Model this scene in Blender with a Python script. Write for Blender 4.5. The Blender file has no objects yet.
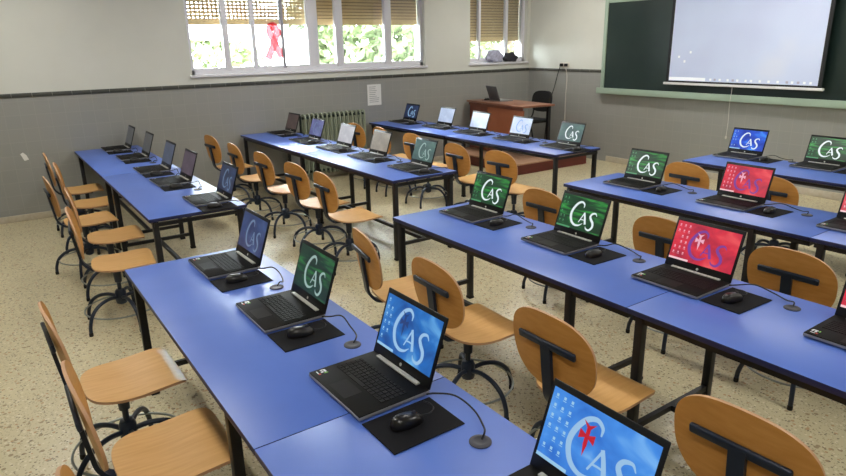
import bpy, bmesh, math, random
from mathutils import Vector, Matrix
random.seed(7)
C = bpy.context.scene.collection
PI = math.pi
sc = bpy.context.scene

# ------------------------------------------------------------------ materials
def lin(c):
    return tuple(((v/255)/12.92 if v/255 <= .04045 else ((v/255+.055)/1.055)**2.4) for v in c)

def mat(name, rgb, rough=.5, metal=0, spec=.5):
    m = bpy.data.materials.new(name); m.use_nodes = True
    b = m.node_tree.nodes['Principled BSDF']
    b.inputs['Base Color'].default_value = (*lin(rgb), 1)
    b.inputs['Roughness'].default_value = rough
    b.inputs['Metallic'].default_value = metal
    b.inputs['Specular IOR Level'].default_value = spec
    return m

def N(m, t, **kw):
    n = m.node_tree.nodes.new(t)
    for k, v in kw.items():
        if k in n.inputs: n.inputs[k].default_value = v
        else: setattr(n, k, v)
    return n
def LK(m, a, b): m.node_tree.links.new(a, b)
def bsdf(m): return m.node_tree.nodes['Principled BSDF']

def ramp(m, fac, stops):
    r = N(m, 'ShaderNodeValToRGB'); cr = r.color_ramp
    while len(cr.elements) < len(stops): cr.elements.new(.5)
    for e, (p, c) in zip(cr.elements, stops):
        e.position = p; e.color = (*lin(c), 1)
    LK(m, fac, r.inputs['Fac']); return r

def noise_mat(name, c1, c2, scale=(1,1,1), nscale=5, rough=.5, spec=.5, detail=4, bump=0):
    m = mat(name, c1, rough, 0, spec)
    tc = N(m, 'ShaderNodeTexCoord'); mp = N(m, 'ShaderNodeMapping'); mp.inputs['Scale'].default_value = scale
    no = N(m, 'ShaderNodeTexNoise'); no.inputs['Scale'].default_value = nscale; no.inputs['Detail'].default_value = detail
    LK(m, tc.outputs['Object'], mp.inputs['Vector']); LK(m, mp.outputs['Vector'], no.inputs['Vector'])
    r = ramp(m, no.outputs['Fac'], [(.3, c1), (.7, c2)])
    LK(m, r.outputs['Color'], bsdf(m).inputs['Base Color'])
    if bump:
        b = N(m, 'ShaderNodeBump'); b.inputs['Strength'].default_value = bump; b.inputs['Distance'].default_value = .01
        LK(m, no.outputs['Fac'], b.inputs['Height']); LK(m, b.outputs['Normal'], bsdf(m).inputs['Normal'])
    return m

M = {}
M['laminate'] = noise_mat('blue_laminate', (78, 110, 194), (84, 117, 202), (1,1,1), 3, .36, .5)
M['edge'] = mat('shaded_blue_edge', (24, 32, 78), .45)  # shade on the tabletop's sides put into a darker blue
M['black_metal'] = mat('black_powder_coat', (16, 17, 22), .45)
M['chair_metal'] = mat('blue_black_enamel', (24, 37, 56), .38)
M['seat_wood'] = noise_mat('beech_plywood', (224, 178, 112), (210, 160, 92), (14, 1.2, 6), 4, .38, .4)
M['back_wood'] = noise_mat('beech_plywood_back', (206, 148, 78), (194, 134, 64), (3, 1.2, 14), 4, .42, .4)
M['ply_edge'] = mat('plywood_edge', (196, 152, 112), .5)
M['ring_metal'] = mat('worn_grey_steel', (150, 156, 150), .35, .6)
M['rubber'] = mat('black_rubber', (14, 14, 15), .7)
M['lap_black'] = noise_mat('black_textured_plastic', (11, 10, 10), (16, 15, 15), (1,1,1), 200, .6, .15)
M['lap_key'] = mat('black_keycap', (15, 14, 13), .6, 0, .2)
M['lap_silver'] = mat('silver_plastic', (150, 150, 152), .35, .5)
M['hinge'] = mat('light_silver_hinge', (196, 196, 190), .35, .2)
M['bezel'] = mat('satin_black_bezel', (10, 11, 14), .45, 0, .35)
M['sticker_white'] = mat('sticker_white', (215, 220, 222), .5)
M['sticker_green'] = mat('sticker_green', (120, 190, 70), .5)
M['sticker_red'] = mat('sticker_red', (205, 60, 50), .5)
M['pad'] = mat('black_cloth_pad', (16, 16, 20), .85, 0, .2)
M['mouse'] = mat('black_mouse_plastic', (13, 12, 12), .3)
M['cable'] = mat('black_cable', (14, 14, 18), .5)
M['white_cable'] = mat('white_cable', (205, 200, 192), .5)
M['grommet'] = mat('grey_grommet', (58, 58, 66), .5)
M['upper_wall'] = noise_mat('cream_wall_paint', (208, 209, 200), (214, 215, 206), (1,1,1), 2, .75, .2)
M['white_paint'] = mat('white_gloss_paint', (226, 226, 226), .4)
M['frame'] = mat('white_aluminium', (222, 222, 228), .4)
M['frame_grey'] = mat('grey_aluminium', (150, 150, 158), .4)
M['shutter'] = noise_mat('tan_shutter_plastic', (212, 180, 134), (202, 170, 124), (1,1,1), 6, .5)
def shutter_mat():
    m = M['shutter']; nt = m.node_tree; o = nt.nodes['Material Output']; b = bsdf(m)
    t = N(m, 'ShaderNodeBsdfTranslucent'); t.inputs[0].default_value = (*lin((214, 176, 122)), 1)
    mx = N(m, 'ShaderNodeMixShader'); mx.inputs[0].default_value = .05
    LK(m, b.outputs[0], mx.inputs[1]); LK(m, t.outputs[0], mx.inputs[2]); LK(m, mx.outputs[0], o.inputs[0])
shutter_mat()
M['shutter_joint_shade'] = mat('brown_joint_shadow', (116, 90, 58), .7)  # shadow in the joints between slats, put into the colour
M['rad'] = mat('pale_green_enamel', (150, 158, 138), .4)
M['rad_dark'] = mat('dark_green_gap_shade', (34, 46, 40), .5)
M['board_frame'] = mat('pale_green_wood', (156, 176, 158), .5)
M['board'] = noise_mat('dark_green_slate', (30, 46, 44), (36, 52, 48), (1,1,1), 3, .32, .5)
M['black'] = mat('matte_black', (12, 12, 13), .7)
M['desk_wood'] = noise_mat('cherry_laminate', (172, 104, 70), (160, 92, 60), (1, 8, 1), 4, .4)
M['desk_dark'] = noise_mat('dark_cherry', (118, 62, 44), (106, 54, 38), (1, 8, 1), 4, .4)
M['desk_top'] = noise_mat('cherry_desktop', (146, 100, 78), (136, 92, 70), (1, 8, 1), 4, .3)
M['plat_side'] = noise_mat('mahogany_board', (112, 44, 36), (96, 36, 30), (2, 2, 12), 3, .4)
M['plat_top'] = noise_mat('worn_platform_boards', (186, 148, 120), (172, 132, 104), (2, 12, 2), 3, .5)
M['paper'] = mat('white_paper', (226, 226, 222), .8)
M['ink'] = mat('printed_grey_ink', (120, 124, 128), .8)
M['ceil'] = mat('ceiling_paint', (228, 226, 220), .8)
M['cloth'] = noise_mat('blue_grey_cloth', (190, 192, 216), (150, 152, 172), (1,1,1), 25, .9, .1)
M['darkcloth'] = mat('dark_grey_cloth', (62, 62, 68), .9, 0, .1)
M['red'] = mat('red_ribbon_film', (232, 96, 100), .5)
def film_mat():
    m = M['red']; o = m.node_tree.nodes['Material Output']
    t = N(m, 'ShaderNodeBsdfTransparent'); t.inputs[0].default_value = (.9, .28, .3, 1)
    mx = N(m, 'ShaderNodeMixShader'); mx.inputs[0].default_value = .4
    LK(m, bsdf(m).outputs[0], mx.inputs[1]); LK(m, t.outputs[0], mx.inputs[2]); LK(m, mx.outputs[0], o.inputs[0])
film_mat()
M['leaf'] = noise_mat('green_leaf', (66, 80, 50), (104, 116, 76), (1,1,1), 3, .6)
M['leaf2'] = noise_mat('pale_leaf', (80, 94, 60), (116, 124, 84), (1,1,1), 3, .6)
M['bark'] = mat('bark', (96, 80, 64), .9)
M['ground'] = noise_mat('courtyard_ground', (150, 148, 138), (136, 134, 126), (1,1,1), 2, .9)
M['socket'] = mat('cream_socket_plastic', (214, 206, 192), .4)

def floor_mat():
    m = mat('terrazzo', (190, 176, 142), .3)
    tc = N(m, 'ShaderNodeTexCoord')
    big = N(m, 'ShaderNodeTexNoise'); big.inputs['Scale'].default_value = 1.3
    LK(m, tc.outputs['Object'], big.inputs['Vector'])
    base = ramp(m, big.outputs['Fac'], [(.3, (202, 191, 154)), (.7, (212, 201, 164))])
    cur = base.outputs['Color']
    for sc_, rnd, th, col in ((38, 1, .90, (134, 108, 72)), (60, 1, .76, (228, 218, 192)), (75, 1, .86, (84, 70, 52)), (50, 1, .90, (176, 128, 78)), (110, 1, .72, (156, 140, 106))):
        v = N(m, 'ShaderNodeTexVoronoi'); v.inputs['Scale'].default_value = sc_
        LK(m, tc.outputs['Object'], v.inputs['Vector'])
        sep = N(m, 'ShaderNodeSeparateColor'); LK(m, v.outputs['Color'], sep.inputs['Color'])
        gt = N(m, 'ShaderNodeMath', operation='GREATER_THAN'); gt.inputs[1].default_value = th
        LK(m, sep.outputs['Red'], gt.inputs[0])
        lt = N(m, 'ShaderNodeMath', operation='LESS_THAN'); lt.inputs[1].default_value = .42
        LK(m, v.outputs['Distance'], lt.inputs[0])
        mu = N(m, 'ShaderNodeMath', operation='MULTIPLY'); LK(m, gt.outputs[0], mu.inputs[0]); LK(m, lt.outputs[0], mu.inputs[1])
        mu2 = N(m, 'ShaderNodeMath', operation='MULTIPLY'); LK(m, mu.outputs[0], mu2.inputs[0]); mu2.inputs[1].default_value = .75
        mx = N(m, 'ShaderNodeMix', data_type='RGBA')
        LK(m, mu2.outputs[0], mx.inputs[0]); LK(m, cur, mx.inputs[6]); mx.inputs[7].default_value = (*lin(col), 1)
        cur = mx.outputs[2]
    LK(m, cur, bsdf(m).inputs['Base Color'])
    return m
M['floor'] = floor_mat()

def tile_mat(name, c1, c2, mortar, axis, w=.2, h=.2, rough=.35):
    m = mat(name, c1, rough)
    tc = N(m, 'ShaderNodeTexCoord'); sp = N(m, 'ShaderNodeSeparateXYZ'); cb = N(m, 'ShaderNodeCombineXYZ')
    LK(m, tc.outputs['Object'], sp.inputs[0])
    LK(m, sp.outputs['XYZ'.index(axis)], cb.inputs[0]); LK(m, sp.outputs[2], cb.inputs[1])
    b = N(m, 'ShaderNodeTexBrick'); b.offset = 0; b.squash = 1
    b.inputs['Color1'].default_value = (*lin(c1), 1); b.inputs['Color2'].default_value = (*lin(c2), 1)
    b.inputs['Mortar'].default_value = (*lin(mortar), 1)
    b.inputs['Scale'].default_value = 1; b.inputs['Mortar Size'].default_value = .003
    b.inputs['Brick Width'].default_value = w; b.inputs['Row Height'].default_value = h
    LK(m, cb.outputs[0], b.inputs['Vector']); LK(m, b.outputs['Color'], bsdf(m).inputs['Base Color'])
    return m
TC = ((148, 149, 144), (151, 151, 146), (156, 156, 150))
M['tile_y'] = tile_mat('grey_wall_tile_y', *TC, 'Y', .15, .15)
M['tile_x'] = tile_mat('grey_wall_tile_x', *TC, 'X', .15, .15)
M['trim_y'] = tile_mat('dark_trim_tile_y', (62, 64, 60), (70, 72, 66), (130, 130, 122), 'Y', .2, .5)
M['trim_x'] = tile_mat('dark_trim_tile_x', (74, 74, 70), (82, 82, 76), (130, 130, 122), 'X', .2, .5)
M['skirt'] = noise_mat('pale_skirting_stone', (196, 188, 170), (186, 174, 152), (1,1,1), 30, .4)

def glass_mat():
    m = bpy.data.materials.new('window_glass'); m.use_nodes = True; nt = m.node_tree; nt.nodes.clear()
    o = N(m, 'ShaderNodeOutputMaterial'); t = N(m, 'ShaderNodeBsdfTransparent'); g = N(m, 'ShaderNodeBsdfGlossy')
    t.inputs[0].default_value = (.93, .96, .96, 1); g.inputs['Roughness'].default_value = .03
    f = N(m, 'ShaderNodeFresnel'); f.inputs[0].default_value = 1.45; mx = N(m, 'ShaderNodeMixShader')
    LK(m, f.outputs[0], mx.inputs[0]); LK(m, t.outputs[0], mx.inputs[1]); LK(m, g.outputs[0], mx.inputs[2]); LK(m, mx.outputs[0], o.inputs[0])
    return m
M['glass'] = glass_mat()
def haze_glass():
    m = bpy.data.materials.new('hazy_glass'); m.use_nodes = True; nt = m.node_tree; nt.nodes.clear()  # pale bluish translucent layer mixed over clear glass
    o = N(m, 'ShaderNodeOutputMaterial'); t = N(m, 'ShaderNodeBsdfTransparent'); g = N(m, 'ShaderNodeBsdfTranslucent')
    g.inputs[0].default_value = (.82, .88, .95, 1)
    mx = N(m, 'ShaderNodeMixShader'); mx.inputs[0].default_value = .03
    LK(m, t.outputs[0], mx.inputs[1]); LK(m, g.outputs[0], mx.inputs[2]); LK(m, mx.outputs[0], o.inputs[0])
    return m
M['haze'] = haze_glass()

def emit(name, rgb, s=1):
    m = bpy.data.materials.new(name); m.use_nodes = True; b = bsdf(m)
    b.inputs['Base Color'].default_value = (.01, .01, .012, 1); b.inputs['Roughness'].default_value = .28
    b.inputs['Emission Color'].default_value = (*lin(rgb), 1); b.inputs['Emission Strength'].default_value = s
    return m
def wallpaper(name, dark, mid, light, strength=1, kind='swoosh'):
    m = emit(name, mid, strength)
    tc = N(m, 'ShaderNodeTexCoord')
    mp = N(m, 'ShaderNodeMapping'); LK(m, tc.outputs['UV'], mp.inputs[0])
    if kind == 'swoosh':
        mp.inputs['Rotation'].default_value = (0, 0, .45); mp.inputs['Scale'].default_value = (.8, 3.4, 1)
    else:
        mp.inputs['Scale'].default_value = (1.3, 1.0, 1)
    no = N(m, 'ShaderNodeTexNoise'); no.inputs['Scale'].default_value = 1.9; no.inputs['Detail'].default_value = 3
    no.inputs['Distortion'].default_value = .6
    LK(m, mp.outputs[0], no.inputs['Vector'])
    r = ramp(m, no.outputs['Fac'], [(.30, dark), (.52, mid), (.72, light)])
    LK(m, r.outputs[0], bsdf(m).inputs['Emission Color'])
    return m
W = {
 'green': wallpaper('green_desktop', (10, 26, 20), (16, 70, 38), (60, 176, 70)),
 'green_dark': wallpaper('dim_green_desktop', (16, 30, 32), (24, 58, 48), (50, 130, 66)),
 'red': wallpaper('red_desktop', (150, 30, 60), (214, 42, 66), (236, 92, 96), 1, 'soft'),
 'blue': wallpaper('blue_desktop', (12, 66, 140), (34, 112, 192), (110, 180, 232), 1, 'soft'),
 'blue_bright': wallpaper('bright_blue_desktop', (36, 104, 200), (66, 140, 226), (130, 190, 244), 1, 'soft'),
 'blue_vivid': wallpaper('vivid_blue_desktop', (12, 40, 150), (26, 84, 214), (70, 160, 250), 1, 'soft'),
 'blue_dim': wallpaper('dim_blue_desktop', (30, 44, 84), (46, 66, 110), (62, 86, 132), 1, 'soft'),
 'navy': wallpaper('navy_desktop', (18, 28, 54), (26, 42, 76), (40, 66, 104), 1, 'soft'),
 'teal': wallpaper('teal_desktop', (44, 72, 74), (58, 92, 88), (78, 116, 106), 1, 'soft'),
 'pale': wallpaper('pale_blue_glare', (168, 184, 214), (184, 200, 228), (204, 216, 238), 1, 'soft'),  # glare from the oblique viewing angle painted as the display colour
 'white': wallpaper('pale_grey_desktop', (172, 172, 180), (186, 186, 192), (204, 204, 208), 1, 'soft'),
 'beige': wallpaper('grey_beige_reflection', (128, 122, 112), (144, 136, 124), (160, 150, 136), 1, 'soft'),  # reflection of the room painted as the display colour
 'purple': wallpaper('purple_blue_desktop', (70, 76, 120), (96, 100, 150), (120, 124, 172), 1, 'soft'),
 'brown': wallpaper('dark_brown_desktop', (50, 40, 38), (66, 52, 48), (82, 66, 58), 1, 'soft'),
 'grey': wallpaper('dark_grey_desktop', (48, 50, 54), (62, 64, 66), (78, 80, 80), 1, 'soft'),
 'bluegrey': wallpaper('blue_grey_desktop', (46, 54, 72), (58, 68, 90), (74, 86, 108), 1, 'soft'),
 'mauve': wallpaper('dark_mauve_desktop', (56, 46, 58), (72, 60, 74), (90, 78, 92), 1, 'soft'),
}
E_ = {'white': emit('letter_white', (226, 238, 240)), 'soft': emit('letter_pale_blue', (150, 190, 226)), 'grey': emit('letter_grey_blue', (104, 128, 158)),
      'teal': emit('letter_teal_grey', (150, 176, 172)), 'purple': emit('letter_purple', (120, 60, 150)), 'bluewhite': emit('letter_blue_on_pale', (120, 158, 214)),
      'red': emit('letter_red_emblem', (190, 24, 44)), 'task': emit('taskbar_tint', (150, 190, 200)), 'pink': emit('icon_pink', (232, 170, 190)), 'icon': emit('icon_blue_white', (150, 196, 228)),
      'icong': emit('icon_pale_green', (80, 150, 104)), 'taskred': emit('taskbar_pink', (240, 200, 206)), 'nav': emit('emblem_navy', (30, 60, 120))}

# ------------------------------------------------------------------ mesh builder
class MB:
    def __init__(s): s.v = []; s.f = []; s.m = []; s.sm = []; s.uv = {}
    def add(s, vs, fs, mi=0, smooth=False, T=None):
        o = len(s.v)
        s.v += [tuple(T @ Vector(p)) if T else tuple(p) for p in vs]
        for f in fs: s.f.append([i+o for i in f]); s.m.append(mi); s.sm.append(smooth)
    def box(s, lo, hi, mi=0, T=None):
        (a,b,c),(d,e,f) = lo, hi
        s.add([(a,b,c),(d,b,c),(d,e,c),(a,e,c),(a,b,f),(d,b,f),(d,e,f),(a,e,f)],
              [(3,2,1,0),(4,5,6,7),(0,1,5,4),(1,2,6,5),(2,3,7,6),(3,0,4,7)], mi, False, T)
    def rbox(s, lo, hi, r=.01, seg=2, mi=0, T=None):
        bm = bmesh.new(); bmesh.ops.create_cube(bm, size=1)
        for v in bm.verts:
            v.co = Vector([lo[i] + (v.co[i]+.5)*(hi[i]-lo[i]) for i in range(3)])
        bmesh.ops.bevel(bm, geom=bm.edges[:], offset=r, segments=seg, affect='EDGES', profile=.5)
        bm.verts.index_update()
        s.add([v.co[:] for v in bm.verts], [[v.index for v in f.verts] for f in bm.faces], mi, True, T); bm.free()
    def tube(s, pts, r, n=8, mi=0, T=None, cap=True, flat=None):
        pts = [Vector(p) for p in pts]; k = len(pts)
        rs = r if isinstance(r, (list, tuple)) else [r]*k
        vs = []; fs = []; ref = None
        for i, p in enumerate(pts):
            d = (pts[min(i+1,k-1)] - pts[max(i-1,0)]).normalized()
            if ref is None:
                ref = Vector((1,0,0)) if abs(d.x) < .9 else Vector((0,1,0))
            a = (ref - d*ref.dot(d)).normalized(); b = d.cross(a); ref = a
            for j in range(n):
                t = 2*PI*j/n
                vs.append(p + a*math.cos(t)*rs[i] + b*math.sin(t)*rs[i]*(flat or 1))
        for i in range(k-1):
            for j in range(n):
                fs.append((i*n+j, i*n+(j+1)%n, (i+1)*n+(j+1)%n, (i+1)*n+j))
        if cap: fs += [tuple(range(n-1,-1,-1)), tuple(range((k-1)*n, k*n))]
        s.add(vs, fs, mi, True, T)
    def lathe(s, prof, n=20, mi=0, T=None):
        vs = []; fs = []
        for r, z in prof:
            for j in range(n): vs.append((r*math.cos(2*PI*j/n), r*math.sin(2*PI*j/n), z))
        for i in range(len(prof)-1):
            for j in range(n): fs.append((i*n+j, i*n+(j+1)%n, (i+1)*n+(j+1)%n, (i+1)*n+j))
        fs += [tuple(range(n-1,-1,-1)), tuple(range((len(prof)-1)*n, len(prof)*n))]
        s.add(vs, fs, mi, True, T)
    def bar(s, p, q, w, h, mi=0):
        # rectangular bar from p to q: w horizontal, h the other way
        p = Vector(p); q = Vector(q); d = (q-p).normalized()
        up = Vector((0,0,1)) if abs(d.z) < .9 else Vector((0,1,0))
        a = d.cross(up).normalized()*w/2; b = a.cross(d).normalized()*h/2
        s.add([p-a-b, p+a-b, p+a+b, p-a+b, q-a-b, q+a-b, q+a+b, q-a+b],
              [(3,2,1,0),(4,5,6,7),(0,1,5,4),(1,2,6,5),(2,3,7,6),(3,0,4,7)], mi)
    def build(s, name, mats, parent=None, loc=None):
        me = bpy.data.meshes.new(name); me.from_pydata(s.v, [], s.f)
        for m in (mats if isinstance(mats, (list, tuple)) else [mats]): me.materials.append(m)
        for p, mi, sm in zip(me.polygons, s.m, s.sm): p.material_index = mi; p.use_smooth = sm
        bm = bmesh.new(); bm.from_mesh(me); bmesh.ops.recalc_face_normals(bm, faces=bm.faces[:]); bm.to_mesh(me); bm.free()
        try: me.set_sharp_from_angle(angle=math.radians(40))
        except Exception: pass
        o = bpy.data.objects.new(name, me); C.objects.link(o)
        if parent: o.parent = parent
        if loc: o.location = loc
        return o

def tag(o, label, cat, group=None, kind=None):
    o['label'] = label; o['category'] = cat
    if group: o['group'] = group
    if kind: o['kind'] = kind
    return o
def thing(name, label, cat, loc=(0,0,0), rz=0, group=None):
    o = bpy.data.objects.new(name, None); C.objects.link(o)
    o.location = loc; o.rotation_euler = (0,0,rz); o.empty_display_size = .1
    return tag(o, label, cat, group)
def struct(o): o['kind'] = 'structure'; return o
def copy_tree(o, parent=None):
    c = o.copy(); C.objects.link(c)
    if parent: c.parent = parent
    for ch in list(o.children): copy_tree(ch, c)
    return c
def cat_rom(pts, n=6):
    P = [Vector(p) for p in pts]; P = [P[0]*2-P[1]] + P + [P[-1]*2-P[-2]]; out = []
    for i in range(1, len(P)-2):
        for k in range(n):
            t = k/n; a,b,c,d = P[i-1:i+3]
            out.append(.5*((2*b)+(c-a)*t+(2*a-5*b+4*c-d)*t*t+(3*b-a-3*c+d)*t**3))
    out.append(P[-2]); return out

# ------------------------------------------------------------------ room shell
RX, Y0, Y1, H = 10.4, -3.2, 7.10, 3.05
def boxobj(name, lo, hi, m, parent=None):
    b = MB(); b.box(lo, hi); return b.build(name, m, parent)
struct(boxobj('floor', (-.3, Y0-.2, -.1), (RX+.2, Y1+.2, 0), M['floor']))
struct(boxobj('ceiling', (-.3, Y0-.2, H), (RX+.2, Y1+.2, H+.1), M['ceil']))
WZ0, WZ1 = 1.55, 2.90
W1, W2 = (1.19, 4.83), (5.74, 7.03)
DZ = 1.40
b = MB()
def wl(y0, y1, z0, z1):
    if z0 < DZ: b.box((-.3, y0, z0), (0, y1, min(z1, DZ)), 1)
    if z1 > DZ: b.box((-.3, y0, max(z0, DZ)), (0, y1, z1), 0)
wl(Y0-.2, W1[0], 0, H); wl(W1[1], W2[0], 0, H); wl(W2[1], Y1+.2, 0, H)
for w in (W1, W2): wl(w[0], w[1], 0, WZ0); wl(w[0], w[1], WZ1, H)
struct(b.build('wall_left', [M['upper_wall'], M['tile_y']]))
b = MB(); b.box((0, Y1, 0), (RX, Y1+.2, DZ), 1); b.box((0, Y1, DZ), (RX, Y1+.2, H), 0)
struct(b.build('wall_front', [M['upper_wall'], M['tile_x']]))
b = MB(); b.box((0, Y0-.2, 0), (RX, Y0, DZ), 1); b.box((0, Y0-.2, DZ), (RX, Y0, H), 0)
struct(b.build('wall_back', [M['upper_wall'], M['tile_x']]))
b = MB(); b.box((RX, Y0-.2, 0), (RX+.2, Y1+.2, DZ), 1); b.box((RX, Y0-.2, DZ), (RX+.2, Y1+.2, H), 0)
struct(b.build('wall_right', [M['upper_wall'], M['tile_y']]))
b = MB(); b.rbox((-.01, Y0, DZ-.005), (.012, Y1, DZ+.04), .004, 2); struct(b.build('trim_1', M['trim_y']))
b = MB(); b.rbox((.012, Y1-.012, DZ-.005), (1.66, Y1+.01, DZ+.04), .004, 2); struct(b.build('trim_2', M['trim_x']))
b = MB(); b.rbox((-.01, Y0, 0), (.014, 5.20, .075), .004, 2); struct(b.build('baseboard_left', M['skirt']))
b = MB(); b.rbox((1.84, Y1-.014, 0), (RX, Y1+.01, .09), .004, 2); struct(b.build('baseboard_front', M['skirt']))

# windows ----------------------------------------------------------------
def window(name, y0, y1, sashes, shut, haze=(), slot_end=0):
    """sashes: (ya, yb, bar width) vertical bars; shut: z of the shutter bottom"""
    X = -.10
    f = MB()
    f.box((X-.05, y0, WZ0), (X+.03, y1, WZ0+.055)); f.box((X-.05, y0, WZ1-.06), (X+.03, y1, WZ1))
    f.box((X-.05, y0, WZ0), (X+.03, y0+.05, WZ1)); f.box((X-.05, y1-.05, WZ0), (X+.03, y1, WZ1))
    root = struct(f.build(name, M['frame']))
    s = MB(); s.rbox((-.10, y0-.03, WZ0-.028), (.03, y1+.03, WZ0+.004), .006, 2); s.build('window_sill', M['frame'], root)
    for a, c, mi in sashes:
        s = MB(); s.rbox((X-.03, a, WZ0+.05), (X+.04, c, WZ1-.05), .006, 2)
        s.build('mullion', [M['frame'], M['frame_grey']][mi], root)
    edges = [y0+.05] + [e for a, c, _ in sashes for e in (a, c)] + [y1-.05]
    for k in range(0, len(edges), 2):
        g = MB(); g.box((X-.008, edges[k], WZ0+.05), (X-.002, edges[k+1], WZ1-.05)); g.build('pane', M['glass'], root)
        if k//2 in haze:
            g = MB(); g.box((X-.022, edges[k], WZ0+.05), (X-.018, edges[k+1], WZ1-.05)); g.build('hazy_pane', M['haze'], root)
        r = MB(); r.box((X-.015, edges[k], WZ0+.05), (X+.02, edges[k+1], WZ0+.085)); r.build('sash_rail', M['frame'], root)
    # roller shutter outside the glass, half lowered: slats with slots between them
    s = MB(); XS = X-.12; z = shut
    s.box((XS-.01, y0+.01, z), (XS+.012, y1-.01, z+.085)); z += .085
    n = int((y1-y0)/.055)
    while z < WZ1-.02:
        for k in range(n):
            ya = y0+.01+k*.055
            if ya > slot_end: s.box((XS-.004, ya, z), (XS+.004, y1-.01, z+.010), 1); break
            s.box((XS-.004, ya, z), (XS+.004, ya+.033, z+.010))
        s.box((XS-.008, y0+.01, z+.010), (XS+.009, y1-.01, z+.045)); z += .045
    s.build('roller_shutter', [M['shutter'], M['shutter_joint_shade']], root)
    return root
win = window('window_1', *W1, [(1.655, 1.735, 0), (2.045, 2.10, 0), (2.47, 2.51, 1), (2.86, 3.02, 0), (3.30, 3.42, 0), (4.13, 4.25, 0)], 2.17, (2, 3), 2.9)
window('window_2', *W2, [(5.98, 6.02, 0), (6.58, 6.63, 0)], 1.90, ())
# red ribbon shape stuck on the third pane
def strip(pts, w, T=None):
    vs = []; fs = []; P = [Vector((*p, 0)) for p in pts]; k = len(P)
    for i, p in enumerate(P):
        d = (P[min(i+1,k-1)]-P[max(i-1,0)]).normalized(); nrm = Vector((-d.y, d.x, 0))
        ww = w[i] if isinstance(w, list) else w
        vs += [p+nrm*ww/2, p-nrm*ww/2]
    for i in range(k-1): fs.append((2*i, 2*i+1, 2*i+3, 2*i+2))
    return vs, fs
rb = MB()
T = Matrix(((0,0,1,-.098),(1,0,0,2.36),(0,1,0,1.74),(0,0,0,1)))
for pts in ([(-.10, -.02), (-.04, .10), (.03, .24), (.06, .34), (.02, .41), (-.03, .40)], [(.10, .0), (.05, .12), (-.01, .25), (-.05, .34), (-.03, .40), (.02, .41)]):
    q = cat_rom([(x, y, 0) for x, y in pts], 6); v, f = strip([(p.x, p.y) for p in q], .105)
    rb.add(v, f, 0, False, T); rb.add([(x, y, z+.002) for x, y, z in v], f, 0, False, T)
rib = rb.build('ribbon_sticker', M['red'])
tag(rib, 'red looped ribbon sticker on the glass of the larger window', 'sticker')

# outside: courtyard ground and trees beyond the glass
struct(boxobj('floor_courtyard', (-16, -12, -.6), (-.3, 22, -.5), M['ground']))
def tree(loc, h, r, n, m, label, seed):
    rnd = random.Random(seed)
    t = thing('tree', label, 'tree', loc, 0, 'trees outside the windows')
    tr = MB(); tr.tube([(0,0,0), (.05,.03,h*.4), (-.03,.02,h*.75)], [.12,.09,.05], 8); tr.build('trunk', M['bark'], t)
    cr = MB()
    for i in range(n):
        a = rnd.uniform(0, 2*PI); u = rnd.uniform(-1, 1); q = r*rnd.uniform(.45, 1)**.5
        p = Vector((q*math.cos(a)*math.sqrt(1-u*u), q*math.sin(a)*math.sqrt(1-u*u), h*.62+u*h*.42))
        s = rnd.uniform(.08, .2); e = Vector([rnd.gauss(0,1) for _ in range(3)]).normalized(); g = e.orthogonal().normalized()
        k = e.cross(g)
        cr.add([p-e*s, p+g*s*.45, p+e*s, p-g*s*.45 + k*s*.2], [(0,1,2),(0,2,3)])
    cr.build('crown', m, t)
tree((-5.0, 6.9, -.5), 4.6, 2.0, 6500, M['leaf'], 'leafy green tree outside the right half of the larger window', 1)
tree((-4.4, 10.6, -.5), 4.8, 1.6, 3000, M['leaf2'], 'pale leafy tree outside the smaller corner window', 2)
tree((-6.0, 3.2, -.5), 2.45, 1.5, 1500, M['leaf2'], 'low pale shrub outside the left end of the larger window', 3)

# ------------------------------------------------------------------ ceiling lights added out of view to brighten the room
lamp = emit('added_lamp_glow', (255, 252, 246), 30.0)  # glow of the added, unseen ceiling lamps
ord_ = 0
for lx in (1.6, 4.9, 8.2):
    for ly, nm in ((-.9, 'back'), (2.2, 'middle'), (5.8, 'front')):
        t = thing('added_ceiling_light', f'added unseen ceiling light, {nm} of the room, {"by the windows" if lx < 2 else "over the aisle" if lx < 6 else "away from the windows"}', 'light', (lx, ly, H), 0, 'added unseen ceiling lights')
        q = MB(); q.rbox((-.62, -.17, -.07), (.62, .17, 0), .012, 2); q.build('housing', M['white_paint'], t)
        q = MB(); q.box((-.58, -.14, -.085), (.58, .14, -.07)); q.build('glow_panel', lamp, t)

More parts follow.
